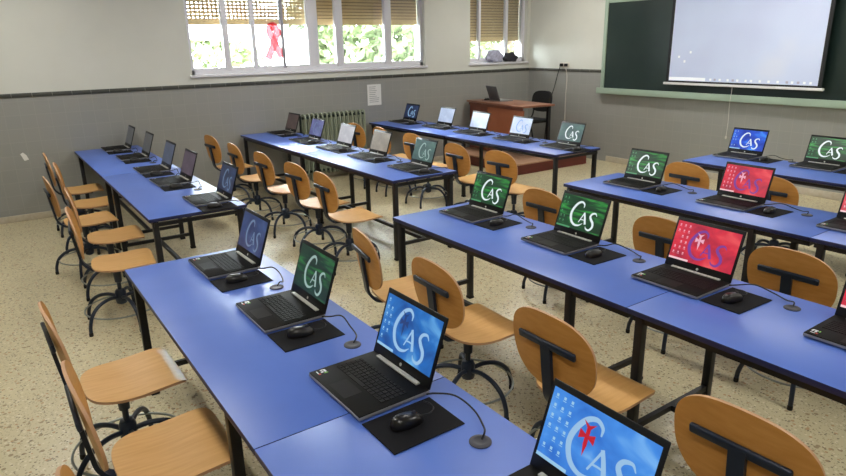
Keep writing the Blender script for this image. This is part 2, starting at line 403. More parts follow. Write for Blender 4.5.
# ------------------------------------------------------------------ tables
TH = .75
def make_table(loc, length, w, frames, grom, label, group):
    t = thing('classroom_table', label, 'table', loc, 0, group)
    b = MB(); b.rbox((0, 0, TH-.026), (length-.002, w, TH), .003, 2, 0)
    top = b.build('tabletop', [M['laminate'], M['edge']], t)
    for p in top.data.polygons:
        if abs(p.normal.z) < .7: p.material_index = 1
    z1 = TH-.026
    fx0, fx1 = frames
    for x in frames:
        for y in (.045, w-.045):
            q = MB(); q.rbox((x-.02, y-.02, .008), (x+.02, y+.02, z1), .004, 2); lg = q.build('leg', M['black_metal'], t)
            q = MB(); q.rbox((x-.023, y-.023, 0), (x+.023, y+.023, .02), .004, 2); q.build('foot_cap', M['rubber'], lg)
        q = MB(); q.box((x-.012, .065, .13), (x+.012, w-.065, .16)); q.build('stretcher', M['black_metal'], t)
    q = MB(); q.box((fx0+.012, w/2-.015, .13), (fx1-.012, w/2+.015, .16)); q.build('long_rail', M['black_metal'], t)
    q = MB(); e = .012
    za, zb = z1-.038, z1-.012
    q.box((e, .032, za), (length-e, .058, zb)); q.box((e, w-.058, za), (length-e, w-.032, zb))
    q.box((e, .058, za), (e+.026, w-.058, zb)); q.box((length-e-.026, .058, za), (length-e, w-.058, zb))
    q.build('apron', M['black_metal'], t)
    for gx, gy in grom:
        q = MB(); T = Matrix.Translation((gx, gy, TH))
        q.lathe([(.034, 0), (.034, .003), (.031, .005), (.020, .0055), (.018, .004), (.002, .004)], 24, 0, T)
        g = q.build('cable_grommet', M['grommet'], t)
    return t
LROW = {'L1': -.289, 'L2': 1.715, 'L3': 3.725}
RROW = {'R1': -.63, 'R2': 1.074, 'R3': 2.755, 'R4': 4.418}
ROWN = {'L1': 'far-left table row', 'L2': 'table row beside the radiator', 'L3': "table row before the teacher's desk",
        'R1': 'foreground table row', 'R2': 'second row from the camera', 'R3': 'second row from the blackboard', 'R4': 'right-hand row nearest the blackboard'}
LX = {'L1': [.06, .86, 1.775, 2.49, 3.40], 'L2': [.11, .97, 1.76, 2.525, 3.33], 'L3': [.18, 1.0, 1.80, 2.60, 3.40],
      'R1': [5.01, 5.780, 6.562, 7.392], 'R2': [5.03, 5.845, 6.633, 7.444], 'R3': [5.12, 5.952, 6.77], 'R4': [4.975, 5.72]}
LY = {'L1': .02, 'L2': 2.01, 'L3': 3.985, 'R1': -.318, 'R2': 1.385, 'R3': 2.998, 'R4': 4.83}
LYO = {('L1', 0): -.03, ('L1', 4): .05, ('L2', 0): .05, ('L3', 1): .05}
TLEN = 1.931; XL = .045; XR = 4.913; SEG = 1.937
def groms(x0, xs, yr, ly, length):
    return [(x+.655-x0, ly+.245-yr) for x in xs if .06 < x+.655-x0 < length-.06]
for r, y in LROW.items():
    make_table((XL, y, 0), TLEN, .7, (.05, 1.88), groms(XL, LX[r], y, LY[r], TLEN), f'blue-topped black-legged table at the window end of the {ROWN[r]}', 'blue tables on the window side')
    make_table((XL+TLEN, y, 0), TLEN, .7, (.33, 1.89), groms(XL+TLEN, LX[r], y, LY[r], TLEN), f'blue-topped black-legged table at the aisle end of the {ROWN[r]}', 'blue tables on the window side')
for r, y in RROW.items():
    make_table((XR, y, 0), SEG, .7, (.04, 1.575), groms(XR, LX[r], y, LY[r], SEG), f'blue-topped black-legged table at the aisle end of the {ROWN[r]}', 'blue tables right of the aisle')
    if r != 'R4':
        make_table((XR+SEG, y, 0), SEG, .7, (.05, 1.575), groms(XR+SEG, LX[r], y, LY[r], SEG), f'blue-topped black-legged table joined on at the right of the {ROWN[r]}', 'blue tables right of the aisle')

# ------------------------------------------------------------------ chairs
def superell(a, bb, n, k, taper=0):
    out = []
    for i in range(k):
        t = 2*PI*i/k; c, s = math.cos(t), math.sin(t)
        x = a*math.copysign(abs(c)**(2/n), c); y = bb*math.copysign(abs(s)**(2/n), s)
        out.append((x*(1+taper*y/bb), y))
    return out
def shell(outline, warp, th, rings=7):
    """plywood sheet: concentric rings of an outline, warped by warp(u,v) -> (point, normal)"""
    k = len(outline); m = MB(); vs = []; fs = []
    def layer(off):
        base = len(vs)
        p, nn = warp(0, 0); vs.append(p+nn*off)
        for i in range(1, rings+1):
            for (x, y) in outline:
                p, nn = warp(x*i/rings, y*i/rings); vs.append(p+nn*off)
        return base
    def faces(base, flip):
        for j in range(k):
            f = (base, base+1+j, base+1+(j+1)%k); fs.append((f[::-1] if flip else f, 0))
        for i in range(rings-1):
            for j in range(k):
                a = base+1+i*k+j; b2 = base+1+i*k+(j+1)%k
                f = (a, a+k, b2+k, b2); fs.append((f[::-1] if flip else f, 0))
    t0 = layer(th/2); b0 = layer(-th/2); faces(t0, False); faces(b0, True)
    L = 1+(rings-1)*k
    for j in range(k):
        fs.append(((t0+L+j, b0+L+j, b0+L+(j+1)%k, t0+L+(j+1)%k), 1))
    o = len(m.v); m.v += [tuple(p) for p in vs]
    for f, mi in fs: m.f.append([i+o for i in f]); m.m.append(mi); m.sm.append(mi == 0)
    return m
SEATZ = .455
def seat_warp(x, y):
    # x across, y forward; a dish, the front edge rolled down
    def P(x, y):
        z = SEATZ + .10*x*x - .012*math.exp(-((y+.02)/.12)**2)
        if y > .12: z -= .9*(y-.12)**2 + 2.2*max(0, y-.17)**1.5
        if y < -.15: z += .8*(y+.15)**2
        return Vector((x, y, z))
    p = P(x, y); e = .002
    n = (P(x+e, y)-p).cross(P(x, y+e)-p).normalized()
    return p, n
def back_warp(x, y):
    # x across, y up along the backrest, leaning back and bowed around the sitter
    lean = math.radians(8)
    def P(x, y):
        return Vector((x, -.240 + .42*x*x - math.sin(lean)*(y+.17) , .70 + math.cos(lean)*y))
    p = P(x, y); e = .002
    n = (P(x+e, y)-p).cross(P(x, y+e)-p).normalized()
    return p, n
seat_out = []
def seat_pt(t):
    c, s = math.cos(t), math.sin(t); n = 9 if s > 0 else 3.2
    return (.208*math.copysign(abs(c)**(2/n), c)*(1+.02*s), .20*math.copysign(abs(s)**(2/n), s))
for i in range(36): seat_out.append(seat_pt(PI*i/36 if i else 0))
for i in range(28): seat_out.append(seat_pt(PI+PI*i/28))
back_out = superell(.222, .176, 2.5, 56, .03)
def make_chair():
    t = thing('swivel_chair', '', 'chair')
    shell(seat_out, seat_warp, .012).build('seat', [M['seat_wood'], M['ply_edge']], t)
    shell(back_out, back_warp, .011).build('backrest', [M['back_wood'], M['ply_edge']], t)
    q = MB()
    # cross bar behind the backrest, curved with it
    bp = []
    pc, _ = back_warp(0, .04); q2 = MB()
    T = Matrix.Translation(pc+Vector((0, -.0155, 0))) @ Matrix.Rotation(math.radians(8), 4, 'X')
    q2.rbox((-.152, -.008, -.017), (.152, .009, .017), .0075, 3, 0, T); br = q2.build('back_bracket', M['chair_metal'], t)
    p0, n0 = back_warp(0, .04)
    sp = cat_rom([(0, p0.y-.017, p0.z+.005), (0, p0.y-.005, p0.z-.10), (0, p0.y+.006, .56), (0, p0.y+.018, .49), (0, -.215, .44), (0, -.17, .422), (0, -.06, .420)], 6)
    q = MB(); vs = []; fs = []
    for i, p in enumerate(sp):
        d = (sp[min(i+1,len(sp)-1)]-sp[max(i-1,0)]).normalized(); nn = Vector((0, -d.z, d.y)); wv = Vector((.026, 0, 0)); hv = nn*.008
        vs += [p-wv-hv, p+wv-hv, p+wv+hv, p-wv+hv]
    for i in range(len(sp)-1):
        for j in range(4): fs.append((4*i+j, 4*i+(j+1)%4, 4*i+4+(j+1)%4, 4*i+4+j))
    fs += [(0,1,2,3), tuple(4*len(sp)-4+j for j in (3,2,1,0))]
    q.add(vs, fs); q.build('back_stem', M['chair_metal'], t)
    BO = Matrix.Translation((0, -.05, 0))
    q = MB(); q.rbox((-.07, -.13, .408), (.07, .10, .432), .006, 2)
    for s in (-1, 1): q.bar((s*.06, -.13, .434), (s*.06, .15, .432), .03, .012)
    q.build('seat_plate', M['chair_metal'], t)
    q = MB(); q.lathe([(.014, .20), (.014, .30), (.024, .305), (.026, .36), (.030, .41)], 16, 0, BO); q.build('column', M['chair_metal'], t)
    q = MB(); q.lathe([(.016, .135), (.034, .145), (.038, .16), (.038, .225), (.030, .245), (.018, .25)], 18, 0, BO); q.build('hub', M['chair_metal'], t)
    lp = cat_rom([(.03, 0, .195), (.10, 0, .205), (.18, 0, .188), (.242, 0, .14), (.272, 0, .07), (.278, 0, .014)], 5)
    for k in range(5):
        q = MB(); q.tube(lp, .0125, 10); lg = q.build('leg', M['chair_metal'], t); lg.rotation_euler.z = k*2*PI/5; lg.location = (0, -.05, 0)
        q = MB(); q.lathe([(.0125, 0), (.0140, .004), (.0140, .022), (.0125, .026)], 12, 0, Matrix.Translation((.278, 0, 0))); ft = q.build('foot', M['rubber'], lg)
    q = MB(); q.tube([(.243*math.cos(2*PI*i/48), .243*math.sin(2*PI*i/48)-.05, .122) for i in range(49)], .006, 8, 0, None, False)
    q.build('foot_ring', M['ring_metal'], t)
    return t
chair0 = make_chair(); used = [False]
def place_chair(x, y, deg, label, group, leg_deg, dz):
    c = chair0 if not used[0] else copy_tree(chair0); used[0] = True
    c.location = (x, y, 0); c.rotation_euler.z = math.radians(deg); c['label'] = label; c['group'] = group
    k = 0
    for ch in c.children:
        if ch.name.split('.')[0] in ('seat', 'backrest', 'back_bracket', 'back_stem', 'seat_plate', 'column'): ch.location.z = dz
        if ch.name.split('.')[0] == 'leg': ch.rotation_euler.z = k*2*PI/5 + math.radians(leg_deg); k += 1
OW = ['nearest the window wall', 'second from the window wall', 'third from the window wall', 'fourth from the window wall', 'fifth, at the aisle']
OR = ['first from the aisle', 'second from the aisle', 'third from the aisle', 'fourth from the aisle']
CH = {'L1': [(.90, -.37, -2), (1.67, -.35, -5), (2.36, -.49, 2), (3.04, -.40, -4), (3.77, -.475, -6)],
      'L2': [(.66, 1.39, 5), (1.55, 1.38, 0), (2.33, 1.40, 3), (3.10, 1.41, 5), (3.72, 1.41, -2)],
      'L3': [(.90, 3.26, 4), (1.55, 3.29, -3), (2.30, 3.27, 2), (3.27, 3.17, -2), (3.90, 3.20, 3)],
      'R1': [(5.57, -.765, 2), (6.25, -.75, 0), (6.90, -.83, 0)],
      'R2': [(5.45, .83, -11), (6.08, .85, -2), (6.86, .85, 0), (7.66, .81, 2)],
      'R3': [(5.28, 2.41, 0), (6.275, 2.42, 0), (7.035, 2.40, 0)],
      'R4': [(5.25, 4.23, 0), (6.00, 4.22, 0)]}
DZC = {'R4': -.045, 'R3': -.02, 'R2': -.01, 'L3': .01}
OBST = []
for row, y in list(LROW.items())+list(RROW.items()):
    fx = [XL+.05, XL+1.88, XL+TLEN+.33, XL+TLEN+1.89] if row[0] == 'L' else [XR+.04, XR+1.575, XR+SEG+.05, XR+SEG+1.575]
    for x in fx: OBST += [(x, y+.045+k*.061) for k in range(11)]
def leg_turn(x, y, rz):
    best = None
    a = math.radians(rz); bx, by = x+.05*math.sin(a), y-.05*math.cos(a)
    near = [p for p in OBST if abs(p[0]-bx) < .5 and abs(p[1]-by) < .5]
    for d in range(0, 72, 3):
        dm = 1
        for k in range(5):
            t = a+math.radians(d+72*k)
            for q in (.10, .16, .22, .275):
                for p in near: dm = min(dm, math.hypot(bx+q*math.cos(t)-p[0], by+q*math.sin(t)-p[1]))
        dm = min(dm, .07)+.0001*((d*7+int(x*100)) % 24)
        if best is None or dm > best[0]: best = (dm, d)
    return best[1]
rnd = random.Random(3)
for r, L in CH.items():
    for i, (x, y, a) in enumerate(L):
        lab = f'wooden swivel chair at the {ROWN[r]}, ' + (OW[i] if r[0] == 'L' else OR[i])
        place_chair(x, y, a, lab, 'swivel chairs at the tables', leg_turn(x, y, a), DZC.get(r, 0))

# ------------------------------------------------------------------ laptops
LW, LD, LH = .358, .276, .020
def stroke(m, pts, widths, mi, z, X0, Y0_, sx, sy):
    """calligraphic stroke in a letter's unit box -> ribbon on the screen plane"""
    q = cat_rom([(p[0], p[1], 0) for p in pts], 6)
    P = [(X0+p.x*sx, Y0_+p.y*sy) for p in q]
    k = len(P); w = []
    for i in range(k):
        t = i/(k-1)*(len(widths)-1); a = int(min(t, len(widths)-2)); w.append((widths[a]*(1-t+a)+widths[a+1]*(t-a)))
    v, f = strip(P, w); m.add([(x, y, z) for x, y, _ in v], f, mi)
def cas(m, mi, z, x0, y0, s):
    """C, small capital A and S; s is the height of the C in metres, x0,y0 its lower-left"""
    k = lambda *w: [v*s for v in w]
    sx = 1.12*s
    stroke(m, [(.56,.78),(.55,.92),(.42,1.0),(.24,.90),(.09,.64),(.05,.38),(.15,.12),(.34,.0),(.54,.03),(.68,.14)], k(.03,.07,.085,.10,.115,.12,.11,.09,.06,.02), mi, z, x0, y0, sx, s)
    stroke(m, [(.48,.15),(.57,.36),(.66,.58)], k(.04,.045,.05), mi, z, x0, y0, sx, s)
    stroke(m, [(.65,.60),(.73,.37),(.80,.12)], k(.08,.095,.10), mi, z, x0, y0, sx, s)
    stroke(m, [(.54,.28),(.65,.29),(.75,.28)], k(.035,.04,.035), mi, z, x0, y0, sx, s)
    stroke(m, [(1.24,.56),(1.16,.66),(1.02,.62),(.96,.50),(1.02,.38),(1.13,.25),(1.15,.08),(1.04,-.06),(.90,-.04),(.84,.05)], k(.02,.06,.085,.10,.11,.11,.10,.08,.06,.02), mi, z, x0, y0, sx, s)
SW, SH = .334, .196
def screen_mesh(wall, letters=None, icons=None, task=None, emblem=None, sz=.142, pos=(-.082, .026)):
    """screen plane: x across, y up from the screen's bottom edge, z towards the viewer"""
    m = MB(); mats = [W[wall]]
    m.add([(-SW/2, 0, 0), (SW/2, 0, 0), (SW/2, SH, 0), (-SW/2, SH, 0)], [(0,1,2,3)])
    def slot(x):
        mats.append(E_[x]); return len(mats)-1
    if task:
        k = slot(task); m.add([(-SW/2, 0, .0003), (SW/2*.0-.06, 0, .0003), (SW/2*.0-.06, .010, .0003), (-SW/2, .010, .0003)], [(0,1,2,3)], k)
    if icons:
        k = slot(icons[0]); rr = random.Random(icons[1])
        for cx in range(icons[2]):
            for cy in range(6):
                if rr.random() < .12: continue
                x = -SW/2+.012+cx*.026; y = SH-.022-cy*.028
                m.add([(x+.001, y, .0003), (x+.009, y, .0003), (x+.009, y+.008, .0003), (x+.001, y+.008, .0003)], [(0,1,2,3)], k)
                m.add([(x-.001, y-.005, .0003), (x+.011, y-.005, .0003), (x+.011, y-.003, .0003), (x-.001, y-.003, .0003)], [(0,1,2,3)], k)
    if letters:
        k = slot(letters); cas(m, k, .0005, pos[0], pos[1], sz)
    if emblem:
        k = slot(emblem); ex, ey = pos[0]+.30*sz, pos[1]+.30*sz; s = sz*.62
        # sword-shaped cross with flared arms
        for pl in ([(.10, .0), (.16, .34), (.04, .34)], [(.04,.30),(.16,.30),(.16,.86),(.04,.86)], [(-.10,.98),(.10,.72),(.30,.98),(.10,.88)], [(-.14,.42),(.04,.52),(.04,.62),(-.14,.70)], [(.34,.42),(.16,.52),(.16,.62),(.34,.70)]):
            m.add([(ex+x*s*1.1, ey+y*s, .0007) for x, y in pl], [tuple(range(len(pl)))], k)
    return m, mats
def finish_uv(o):
    me = o.data; uv = me.uv_layers.new(name='UVMap')
    for lp in me.loops:
        c = me.vertices[lp.vertex_index].co; uv.data[lp.index].uv = (c.x/SW+.5, c.y/SH)
LIDA = math.radians(19)
def make_laptop():
    t = thing('laptop', '', 'laptop')
    b = MB(); b.rbox((-LW/2, 0, .004), (LW/2, LD, LH-.003), .004, 2, 0)
    b.rbox((-LW/2+.002, .002, LH-.006), (LW/2-.002, LD-.004, LH), .0025, 2, 1)
    for x in (-.15, .15):
        for y in (.03, .23): b.box((x-.012, y-.006, 0), (x+.012, y+.006, .006), 1)
    base = b.build('base', [M['lap_silver'], M['lap_black']], t)
    k = MB()
    for ry in range(6):
        n = 15 if ry else 5; y = .100+ry*.0185
        for i in range(15):
            if ry == 0 and 4 <= i <= 8:
                if i == 4: k.box((-.152+4*.0204, y, LH), (-.152+8*.0204+.0172, y+.0155, LH+.0018))
                continue
            x = -.152+i*.0204; k.box((x, y, LH), (x+.0172, y+(.0155 if ry < 5 else .010), LH+.0018))
    k.build('keyboard', M['lap_key'], base)
    k = MB(); k.box((-.055, .018, LH), (.055, .085, LH+.0006)); k.build('touchpad', M['lap_key'], base)
    k = MB(); z = LH+.0004
    def pt(cx, cy, w, h, mi): k.add([(cx-w/2,cy-h/2,z),(cx+w/2,cy-h/2,z),(cx+w/2,cy+h/2,z),(cx-w/2,cy+h/2,z)], [(0,1,2,3)], mi)
    pt(-.154, .052, .020, .008, 0); pt(-.162, .043, .007, .011, 0); pt(-.149, .040, .009, .010, 0); pt(-.138, .050, .006, .014, 1); pt(-.154, .024, .018, .005, 0); pt(-.140, .026, .008, .008, 2)
    k.build('sticker', [M['sticker_white'], M['sticker_green'], M['sticker_red']], base)
    k = MB(); k.rbox((-.13, LD-.024, LH-.001), (.13, LD-.006, LH+.006), .0025, 2); k.build('hinge_cover', M['hinge'], base)
    # lid
    lid = MB(); T = Matrix.Translation((0, LD-.006, LH-.002)) @ Matrix.Rotation(PI/2-LIDA, 4, 'X')
    lid.rbox((-LW/2, 0, -.007), (LW/2, .254, 0), .003, 2, 0, T)
    lo = lid.build('lid', M['bezel'], t)
    d = MB(); d.lathe([(.0065, 0), (.0065, .0006), (.001, .0006)], 16, 0, T @ Matrix.Translation((0, .019, 0))); d.build('maker_badge', M['hinge'], lo)
    return t, T
lap0, LT = make_laptop()
ST = LT @ Matrix.Translation((0, .040, .0012))
SCR = {}
def screen_data(key, args):
    if key not in SCR:
        m, mats = screen_mesh(**args); o = m.build('screen', mats); finish_uv(o); SCR[key] = o.data; o.data.transform(ST)
        bpy.data.objects.remove(o)
    return SCR[key]
G = dict(wall='green', letters='white', icons=('icong', 1, 2), task='icong')
R_ = dict(wall='red', letters='purple', icons=('pink', 2, 3), task='taskred', emblem='pink')
SC = {
 'L1': [dict(wall='grey'), dict(wall='grey'), dict(wall='bluegrey'), dict(wall='mauve'), dict(wall='navy', letters='grey')],
 'L2': [dict(wall='brown'), dict(wall='purple', letters='grey'), dict(wall='white'), dict(wall='beige'), dict(wall='teal', letters='teal')],
 'L3': [dict(wall='navy', letters='soft'), dict(wall='pale'), dict(wall='pale'), dict(wall='pale', letters='bluewhite'), dict(wall='teal', letters='white')],
 'R1': [dict(wall='blue_dim', letters='grey'), dict(wall='green_dark', letters='teal'), dict(wall='blue', letters='soft', icons=('icon', 5, 2), task='icon', emblem='nav', sz=.15, pos=(-.09, .026)),
        dict(wall='blue_bright', letters='soft', icons=('icon', 6, 3), task='icon', emblem='red', sz=.15, pos=(-.085, .022))],
 'R2': [G, G, R_, R_], 'R3': [G, R_, R_], 'R4': [dict(wall='blue_vivid', letters='white', icons=('icon', 9, 2), task='icon'), G]}
SN = {'green': 'green', 'green_dark': 'dim green', 'red': 'red', 'blue': 'blue', 'blue_bright': 'bright blue', 'blue_vivid': 'vivid blue', 'blue_dim': 'dusky blue', 'navy': 'dark navy',
      'teal': 'dark teal', 'pale': 'glare-washed blue', 'white': 'pale grey', 'beige': 'reflecting grey-beige', 'purple': 'purple-blue', 'brown': 'dark brown', 'grey': 'dark grey', 'bluegrey': 'blue-grey', 'mauve': 'dark mauve'}
SR = {'L1': 'far-left row', 'L2': 'row beside the radiator', 'L3': "row before the teacher's desk", 'R1': 'foreground row', 'R2': 'second row from the camera', 'R3': 'second row from the blackboard', 'R4': 'right-hand row nearest the blackboard'}
OL = ['nearest the window wall', 'second from the window wall', 'third from the window wall', 'fourth from the window wall', 'fifth from the window wall']
OA = ['first from the aisle', 'second from the aisle', 'third from the aisle', 'fourth from the aisle']
# mouse and pad prototypes
def make_mouse():
    t = thing('mouse', '', 'mouse')
    m = MB(); vs = []; fs = []; nu, nv = 20, 8
    for i in range(nv+1):
        ph = PI/2*i/nv
        for j in range(nu):
            a = 2*PI*j/nu; c, s = math.cos(a), math.sin(a)
            x = .031*math.copysign(abs(c)**.8, c)*math.cos(ph)**.55; y = .056*math.copysign(abs(s)**.85, s)*math.cos(ph)**.55
            vs.append((x, y, .002+.034*math.sin(ph)*(1-.18*(y/.056+.2))))
    for i in range(nv):
        for j in range(nu): fs.append((i*nu+j, i*nu+(j+1)%nu, (i+1)*nu+(j+1)%nu, (i+1)*nu+j))
    fs.append(tuple(range(nu-1,-1,-1))); m.add(vs, fs, 0, True)
    body = m.build('shell', M['mouse'], t)
    w = MB(); w.lathe([(.004,-.003),(.008,-.002),(.008,.002),(.004,.003)], 14, 0, Matrix.Translation((0,.028,.030)) @ Matrix.Rotation(PI/2, 4, 'Y')); w.build('scroll_wheel', M['grommet'], t)
    c = MB(); c.tube(cat_rom([(0,.053,.012), (.004,.082,.010), (-.008,.108,.011), (-.035,.116,.011), (-.066,.110,.008)], 6), .0022, 6); c.build('cord', M['cable'], t)
    return t
mouse0 = make_mouse()
pad_b = MB(); pad_b.rbox((-.095, -.13, 0), (.095, .13, .004), .0015, 1); pad0 = pad_b.build('mouse_pad', M['pad'])
first = [True]; pw = {}
for r, xs in LX.items():
    for i, x in enumerate(xs):
        f0 = first[0]; first[0] = False
        where = f'{(OL if r[0] == "L" else OA)[i]}, {SR[r]}'
        cx, y = x+LW/2, LY[r]+LYO.get((r, i), 0)
        lp = lap0 if f0 else copy_tree(lap0)
        lp.location = (cx, y, TH+.0006); lp.rotation_euler.z = math.radians(random.uniform(-.9, .9)); a = SC[r][i]
        lp['label'] = f'open black laptop, {SN[a["wall"]]} screen, {where}'
        lp['group'] = 'laptops on the tables'
        lidc = [c for c in lp.children if c.name.split('.')[0] == 'lid'][0]
        so = [c for c in lidc.children if c.name.split('.')[0] == 'screen']
        sd = screen_data(str(sorted(a.items(), key=str)), a)
        if so: so = so[0]; so.data = sd
        else: so = bpy.data.objects.new('screen', sd); C.objects.link(so); so.parent = lidc
        so['label'] = f'lit {SN[a["wall"]]} display'
        pd = pad0 if f0 else pad0.copy()
        if not f0: C.objects.link(pd)
        px = x+LW+.105; a2 = random.uniform(-3, 3)
        pd.location = (px, y+.135, TH+.0006); pd.rotation_euler.z = math.radians(a2)
        tag(pd, f'black mouse pad, {where}', 'mouse pad', 'mouse pads on the tables')
        ms = mouse0 if f0 else copy_tree(mouse0)
        ms.location = (px+random.uniform(-.012, .014), y+.115, TH+.0052); ms.rotation_euler.z = math.radians(random.uniform(-12, 8))
        tag(ms, f'black corded mouse, {where}', 'mouse', 'mice on the pads')
        # power cord from the laptop's back corner, looping into the grommet
        j = lambda s=.012: random.uniform(-s, s)
        gx, gy = x+.655, y+.245
        tbl_end = {True: XL+2*TLEN, False: XR+2*SEG}[r[0] == 'L']
        pts = [(x+LW+.002, y+.258, TH+.012), (x+LW+.03+j(), y+.285, TH+.014), (x+LW+.09+j(), y+.312, TH+.030), (x+LW+.16+j(), y+.315+j(), TH+.014), (gx-.05+j(), gy+.05, TH+.010), (gx-.005, gy+.02, TH+.022), (gx, gy+.004, TH+.007)]
        if gx > tbl_end-.04:      # no cable hole left on the table: the cord drops over the far edge
            yb = (LROW if r[0] == 'L' else RROW)[r]+.7; q = x+LW
            pts = [(q+.003, y+.258, TH+.012), (q+.03, y+.29, TH+.014), (q+.035, yb-.03, TH+.008), (q+.04, yb+.010, TH-.006), (q+.04, yb+.016, TH-.12), (q+.045, yb+.02, .40), (q+.04, yb+.03, .02)]
        c = MB(); c.tube(cat_rom(pts, 7), .0032, 6)
        pc = c.build('power_cord', M['cable'])
        tag(pc, f'thin black power cord, {where}', 'cord', 'power cords on the tables')

# ------------------------------------------------------------------ radiator
rd = thing('radiator', 'pale green cast iron column radiator under the larger window', 'radiator', (.13, 2.58, 0))
n = 15; pitch = 1.03/n
for k in range(n):
    q = MB(); yc = pitch*(k+.5)
    for xx in (-.055, 0, .055):
        q.tube([(xx, yc, .13), (xx, yc, .92)], .0125, 10)
    q.tube(cat_rom([(-.055, yc, .90), (-.04, yc, .945), (0, yc, .958), (.04, yc, .945), (.055, yc, .90)], 4), .0125, 10)
    q.tube(cat_rom([(-.055, yc, .15), (-.04, yc, .105), (0, yc, .098), (.04, yc, .105), (.055, yc, .15)], 4), .0125, 10)
    if k in (1, n-2): q.box((-.05, yc-.014, 0), (-.025, yc+.014, .12)); q.box((.025, yc-.014, 0), (.05, yc+.014, .12))
    q.build('column', M['rad'], rd)
for z in (.14, .91): q = MB(); q.tube([(0, .01, z), (0, 1.02, z)], .02, 10); q.build('header_pipe', M['rad_dark'], rd)
q = MB(); q.box((-.128, .02, .10), (-.10, 1.01, .93)); q.build('gap_shade_sheet', M['rad_dark'], rd)  # dark sheet added to stand for shade between the columns

# ------------------------------------------------------------------ notice and scrap on the window wall
q = MB(); q.box((0, 3.745, 1.0), (.004, 3.985, 1.31)); nt = tag(q.build('notice', [M['paper'], M['ink']]), 'white paper notice pinned to the grey tiles right of the radiator', 'notice')
q = MB(); rr = random.Random(4)
for k in range(9): q.box((.004, 3.775, 1.27-k*.028), (.0045, 3.775+rr.uniform(.1, .18), 1.276-k*.028))
q.build('printed_text', M['ink'], nt)
q = MB(); q.add([(0,-.83,.77),(0,-.80,.69),(0,-.755,.70),(0,-.77,.75),(0,-.80,.785),(.005,-.83,.77),(.005,-.80,.69),(.005,-.755,.70),(.005,-.77,.75),(.005,-.80,.785)],
    [(0,1,2,3,4),(9,8,7,6,5)]+[(i,(i+1)%5,5+(i+1)%5,5+i) for i in range(5)])
tag(q.build('paper_scrap', M['paper']), 'small torn white paper scrap stuck low on the tiles at far left', 'paper')

# ------------------------------------------------------------------ blackboard and projection screen
BX0, BX1, BZ0, BZ1 = 1.655, 6.4, 1.085, 2.49
bb = thing('blackboard', 'long dark green blackboard with pale green wooden frame on the front wall', 'blackboard', (BX0, Y1, BZ0))
q = MB(); q.box((.03, -.02, .03), (BX1-BX0-.03, -.004, BZ1-BZ0-.03)); q.build('writing_surface', M['board'], bb)
fr = MB(); L = BX1-BX0; HH = BZ1-BZ0
fr.rbox((0, -.035, 0), (.065, 0, HH), .005, 2); fr.rbox((L-.065, -.035, 0), (L, 0, HH), .005, 2)
fr.rbox((.065, -.035, HH-.065), (L-.065, 0, HH), .005, 2); fr.rbox((.065, -.035, 0), (L-.065, 0, .075), .005, 2); fr.build('frame', M['board_frame'], bb)
q = MB(); q.rbox((-.012, -.10, .0), (L+.012, -.036, .03), .006, 2); q.rbox((-.012, -.112, -.005), (L+.012, -.096, .085), .005, 2); q.build('chalk_ledge', M['board_frame'], bb)
def screen_image():
    m = emit('projected_desktop_glow', (190, 200, 226), .42)  # glow stands in for projector light; no projector is built
    bsdf(m).inputs['Base Color'].default_value = (.42, .45, .55, 1); bsdf(m).inputs['Roughness'].default_value = .8
    tc = N(m, 'ShaderNodeTexCoord'); no = N(m, 'ShaderNodeTexNoise'); no.inputs['Scale'].default_value = 1.1; no.inputs['Detail'].default_value = 2
    LK(m, tc.outputs['Object'], no.inputs['Vector'])
    rp = ramp(m, no.outputs['Fac'], [(.3, (160, 170, 206)), (.6, (184, 200, 228)), (.75, (206, 212, 224))]); LK(m, rp.outputs[0], bsdf(m).inputs['Emission Color'])
    return m
SX0, SX1, SZ0 = 2.915, 4.975, 1.27
ps = thing('projection_screen', 'white roll-down projection screen hanging before the blackboard', 'projection screen', (SX0, Y1-.15, SZ0))
sl = SX1-SX0
q = MB(); q.box((0, -.002, .03), (sl, .001, 1.58)); q.build('screen_border', M['black'], ps)
q = MB(); q.box((.045, -.004, .055), (sl-.045, -.0025, 1.56)); im = q.build('projected_image', screen_image(), ps)
q = MB(); y_ = -.005
q.add([(.05, y_, .062), (.60, y_, .062), (.60, y_, .105), (.05, y_, .105)], [(0,1,2,3)], 0)
rr = random.Random(2)
x = .66
while x < 1.93:
    q.add([(x, y_, .07), (x+.03, y_, .07), (x+.03, y_, .098), (x, y_, .098)], [(0,1,2,3)], 1 if rr.random() < .5 else 0); x += rr.choice((.06, .07, .11))
for (ix, iz) in ((.16, .36), (.25, .30), (.33, .42)):
    q.add([(ix, y_, iz), (ix+.03, y_, iz), (ix+.03, y_, iz+.03), (ix, y_, iz+.03)], [(0,1,2,3)], 0)
q.build('taskbar_icons', [emit('bar_white', (246, 248, 250), 1.0), emit('bar_mauve', (196, 190, 208), .8)], im)
q = MB(); q.rbox((-.03, -.022, 0), (sl+.03, .018, .032), .008, 2); q.build('bottom_bar', M['white_paint'], ps)
q = MB(); q.rbox((-.06, -.06, 1.57), (sl+.06, .06, 1.68), .02, 3); q.build('roller_case', M['white_paint'], ps)
q = MB(); q.tube(cat_rom([(.99, -.01, 0), (.992, -.012, -.05), (.985, -.012, -.22), (.995, -.01, -.45), (.99, -.01, -.64)], 5), .004, 6); q.lathe([(.006, -.67), (.012, -.66), (.012, -.64), (.006, -.63)], 10, 0, Matrix.Translation((.99, -.01, 0)))
q.build('pull_cord', M['white_cable'], ps)

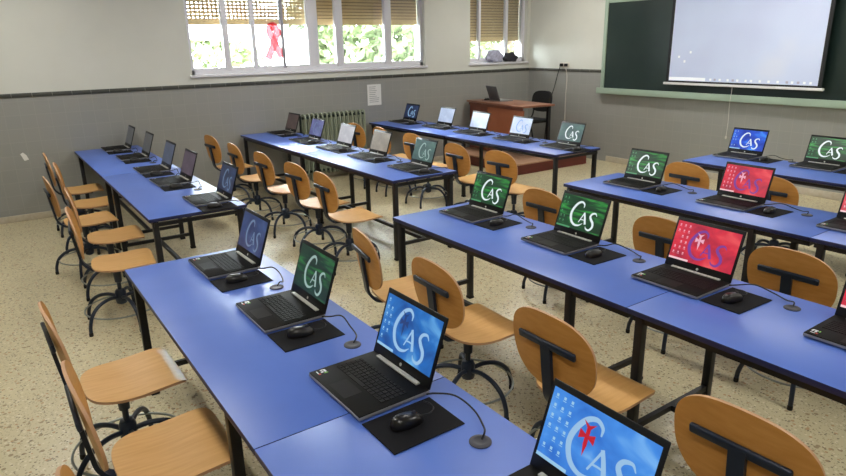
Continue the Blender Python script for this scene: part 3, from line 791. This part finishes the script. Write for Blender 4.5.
# ------------------------------------------------------------------ platform, teacher's desk, chair, laptop
PZ = .165
pl = thing('teacher_platform', "low reddish wooden platform under the teacher's desk in the corner", 'platform', (0, 0, 0))
q = MB(); q.rbox((.02, 5.22, PZ-.022), (1.78, 6.72, PZ), .004, 2); q.build('platform_boards', M['plat_top'], pl)
q = MB(); q.box((.03, 5.235, 0), (1.765, 5.26, PZ-.022)); q.box((1.74, 5.26, 0), (1.765, 6.71, PZ-.022)); q.box((.03, 5.26, 0), (.055, 6.71, PZ-.022)); q.build('platform_side', M['plat_side'], pl)
DA = math.radians(-6)
DKX, DKY = .05, 5.63
dk = thing('teacher_desk', "teacher's cherry wood desk on the low platform in the window corner", 'desk', (DKX, DKY, PZ), DA)
DL, DD, DH = 1.52, .62, .805
q = MB(); q.rbox((0, 0, DH-.03), (DL, DD, DH), .005, 2); q.build('desktop', M['desk_top'], dk)
q = MB(); q.box((.545, .06, .16), (DL-.05, .078, DH-.075)); q.build('modesty_panel', M['desk_wood'], dk)
for sx in (.03, .52): q = MB(); q.box((sx, .05, 0), (sx+.025, DD-.05, DH-.03)); q.build('side_panel', M['desk_dark'], dk)
q = MB(); q.box((.03, .03, DH-.075), (DL-.04, .049, DH-.03)); q.build('front_rail', M['desk_dark'], dk)
q = MB(); q.rbox((DL-.09, DD-.09, 0), (DL-.04, DD-.04, DH-.03), .004, 2); q.build('leg', M['black_metal'], dk)
def desk_pt(x, y, z=0): 
    return (DKX+x*math.cos(DA)-y*math.sin(DA), DKY+x*math.sin(DA)+y*math.cos(DA), PZ+DH+z)
# teacher laptop with silver back, seen from behind
q = MB(); q.box((.055, .05, .02), (.52, .07, DH-.075)); q.build('drawer_front', M['desk_dark'], dk)
tl = thing('laptop', "grey-backed open laptop standing on the teacher's desk", 'laptop', desk_pt(.52, .34), math.radians(168))
q = MB(); q.rbox((-.17, -.12, 0), (.17, .12, .02), .004, 2); q.build('base', M['lap_silver'], tl)
q = MB(); T = Matrix.Translation((0, .115, .018)) @ Matrix.Rotation(PI/2-math.radians(20), 4, 'X'); q.rbox((-.17, 0, -.007), (.17, .24, 0), .003, 2, 0, T); tlo = q.build('lid', mat('grey_lid', (86, 88, 92), .4), tl)
q = MB(); q.add([(-.155, .02, .0008), (.155, .02, .0008), (.155, .22, .0008), (-.155, .22, .0008)], [(0,1,2,3)], 0, False, T); q.build('screen', emit('teacher_screen', (70, 90, 130)), tlo)
tm = copy_tree(mouse0); tm.location = desk_pt(.28, .22); tm.rotation_euler.z = DA+PI
tag(tm, "black mouse on the left end of the teacher's desk", 'mouse')
# black visitor-style chair behind the desk
tc_ = thing('teacher_chair', "black padded chair pushed in behind the teacher's desk", 'chair', (.76, 6.42, PZ), math.radians(176))
q = MB(); q.rbox((-.23, -.22, .43), (.23, .22, .49), .022, 3); q.build('seat', M['black'], tc_)
sh = shell(superell(.225, .17, 3.2, 40), lambda x, y: (Vector((x, -.25+.5*x*x-.12*(y+.17), .76+y)), Vector((0, 1, 0))), .05, 5); sh.build('backrest', M['black'], tc_)
for sx in (-1, 1):
    q = MB(); q.tube(cat_rom([(sx*.21, .25, .012), (sx*.20, .20, .42), (sx*.20, .10, .44)], 5), .012, 8); q.build('leg', M['black_metal'], tc_)
    q = MB(); q.tube(cat_rom([(sx*.22, -.28, .012), (sx*.21, -.20, .42), (sx*.20, -.235, .55), (sx*.19, -.27, .80)], 5), .012, 8); q.build('leg', M['black_metal'], tc_)

# ------------------------------------------------------------------ sockets and cords by the corner
so = thing('wall_socket', 'pair of black plugs in a cream socket plate above the corner desk', 'socket', (.86, Y1, 1.50))
q = MB(); q.rbox((-.10, -.012, -.04), (.10, 0, .04), .004, 2); q.build('socket_plate', M['socket'], so)
for s in (-.05, .05):
    q = MB(); q.rbox((s-.025, -.06, -.024), (s+.025, -.012, .024), .008, 2); q.build('plug', M['black'], so)
q = MB(); q.tube(cat_rom([(.80, Y1-.055, 1.47), (.74, Y1-.04, 1.35), (.68, Y1-.04, 1.15), (.62, Y1-.05, .95), (.56, Y1-.08, .55), (.53, Y1-.10, .01)], 6), .007, 6)
tag(q.build('power_cord', M['cable']), 'black cord hanging from the wall plugs beside the corner', 'cord')
q = MB(); q.tube(cat_rom([(.92, Y1-.05, 1.47), (.93, Y1-.02, 1.3), (.92, Y1-.02, .9), (.93, Y1-.02, .5), (.92, Y1-.02, .01)], 6), .008, 6)
tag(q.build('power_cord', M['white_cable']), 'pale cord running straight down the wall from the plugs', 'cord')
# crumpled cloth on the corner window sill
def lump(name, c, s, m, label, cat, seed):
    rr = random.Random(seed); bm = bmesh.new(); bmesh.ops.create_icosphere(bm, subdivisions=3, radius=1)
    ph = [rr.uniform(0, 6) for _ in range(6)]
    for v in bm.verts:
        k = 1+.16*math.sin(5*v.co.x+ph[0])*math.sin(4*v.co.y+ph[1])+.12*math.sin(7*v.co.z+ph[2]+3*v.co.y)
        v.co = Vector((v.co.x*s[0]*k, v.co.y*s[1]*k, max(-.55, v.co.z)*s[2]*k))
    zmin = min(v.co.z for v in bm.verts)
    q = MB(); bm.verts.index_update(); q.add([(v.co.x, v.co.y, v.co.z-zmin) for v in bm.verts], [[v.index for v in f.verts] for f in bm.faces], 0, True); bm.free()
    o = q.build(name, m, None, c); return tag(o, label, cat)
lump('crumpled_cloth', (-.015, 6.29, WZ0+.005), (.05, .18, .13), M['cloth'], 'blue-grey crumpled cloth lying on the corner window sill', 'cloth', 1)
lump('dark_bag', (-.015, 6.67, WZ0+.005), (.05, .16, .10), M['darkcloth'], 'small dark grey bag slumped at the right of the sill cloth', 'bag', 5)

# ------------------------------------------------------------------ world, camera, view
w = bpy.data.worlds.new('World'); sc.world = w; w.use_nodes = True
bg = w.node_tree.nodes['Background']; bg.inputs[0].default_value = (.92, .97, 1, 1); bg.inputs[1].default_value = 56

cam = bpy.data.cameras.new('camera'); co = bpy.data.objects.new('camera', cam); C.objects.link(co); sc.camera = co
yaw, pit, rol = math.radians(34.613), math.radians(-17.235), math.radians(-1.133)
f = Vector((-math.cos(yaw)*math.cos(pit), math.sin(yaw)*math.cos(pit), math.sin(pit)))
r = f.cross(Vector((0,0,1))).normalized(); u = r.cross(f)
r2 = r*math.cos(rol)+u*math.sin(rol); u2 = -r*math.sin(rol)+u*math.cos(rol)
co.matrix_world = Matrix(((r2.x,u2.x,-f.x,8.433),(r2.y,u2.y,-f.y,-1.104),(r2.z,u2.z,-f.z,1.878),(0,0,0,1)))
cam.sensor_width = 36; cam.sensor_fit = 'HORIZONTAL'; cam.lens = 36*624.5/846; cam.clip_start = .05

vs = sc.view_settings; vs.view_transform = 'Standard'; vs.look = 'None'; vs.gamma = 1; vs.use_curve_mapping = False; vs.exposure = 0.0
sc.cycles.use_denoising = True
sc.cycles.max_bounces = 8; sc.cycles.diffuse_bounces = 4; sc.cycles.transparent_max_bounces = 12
sc.cycles.sample_clamp_indirect = 6
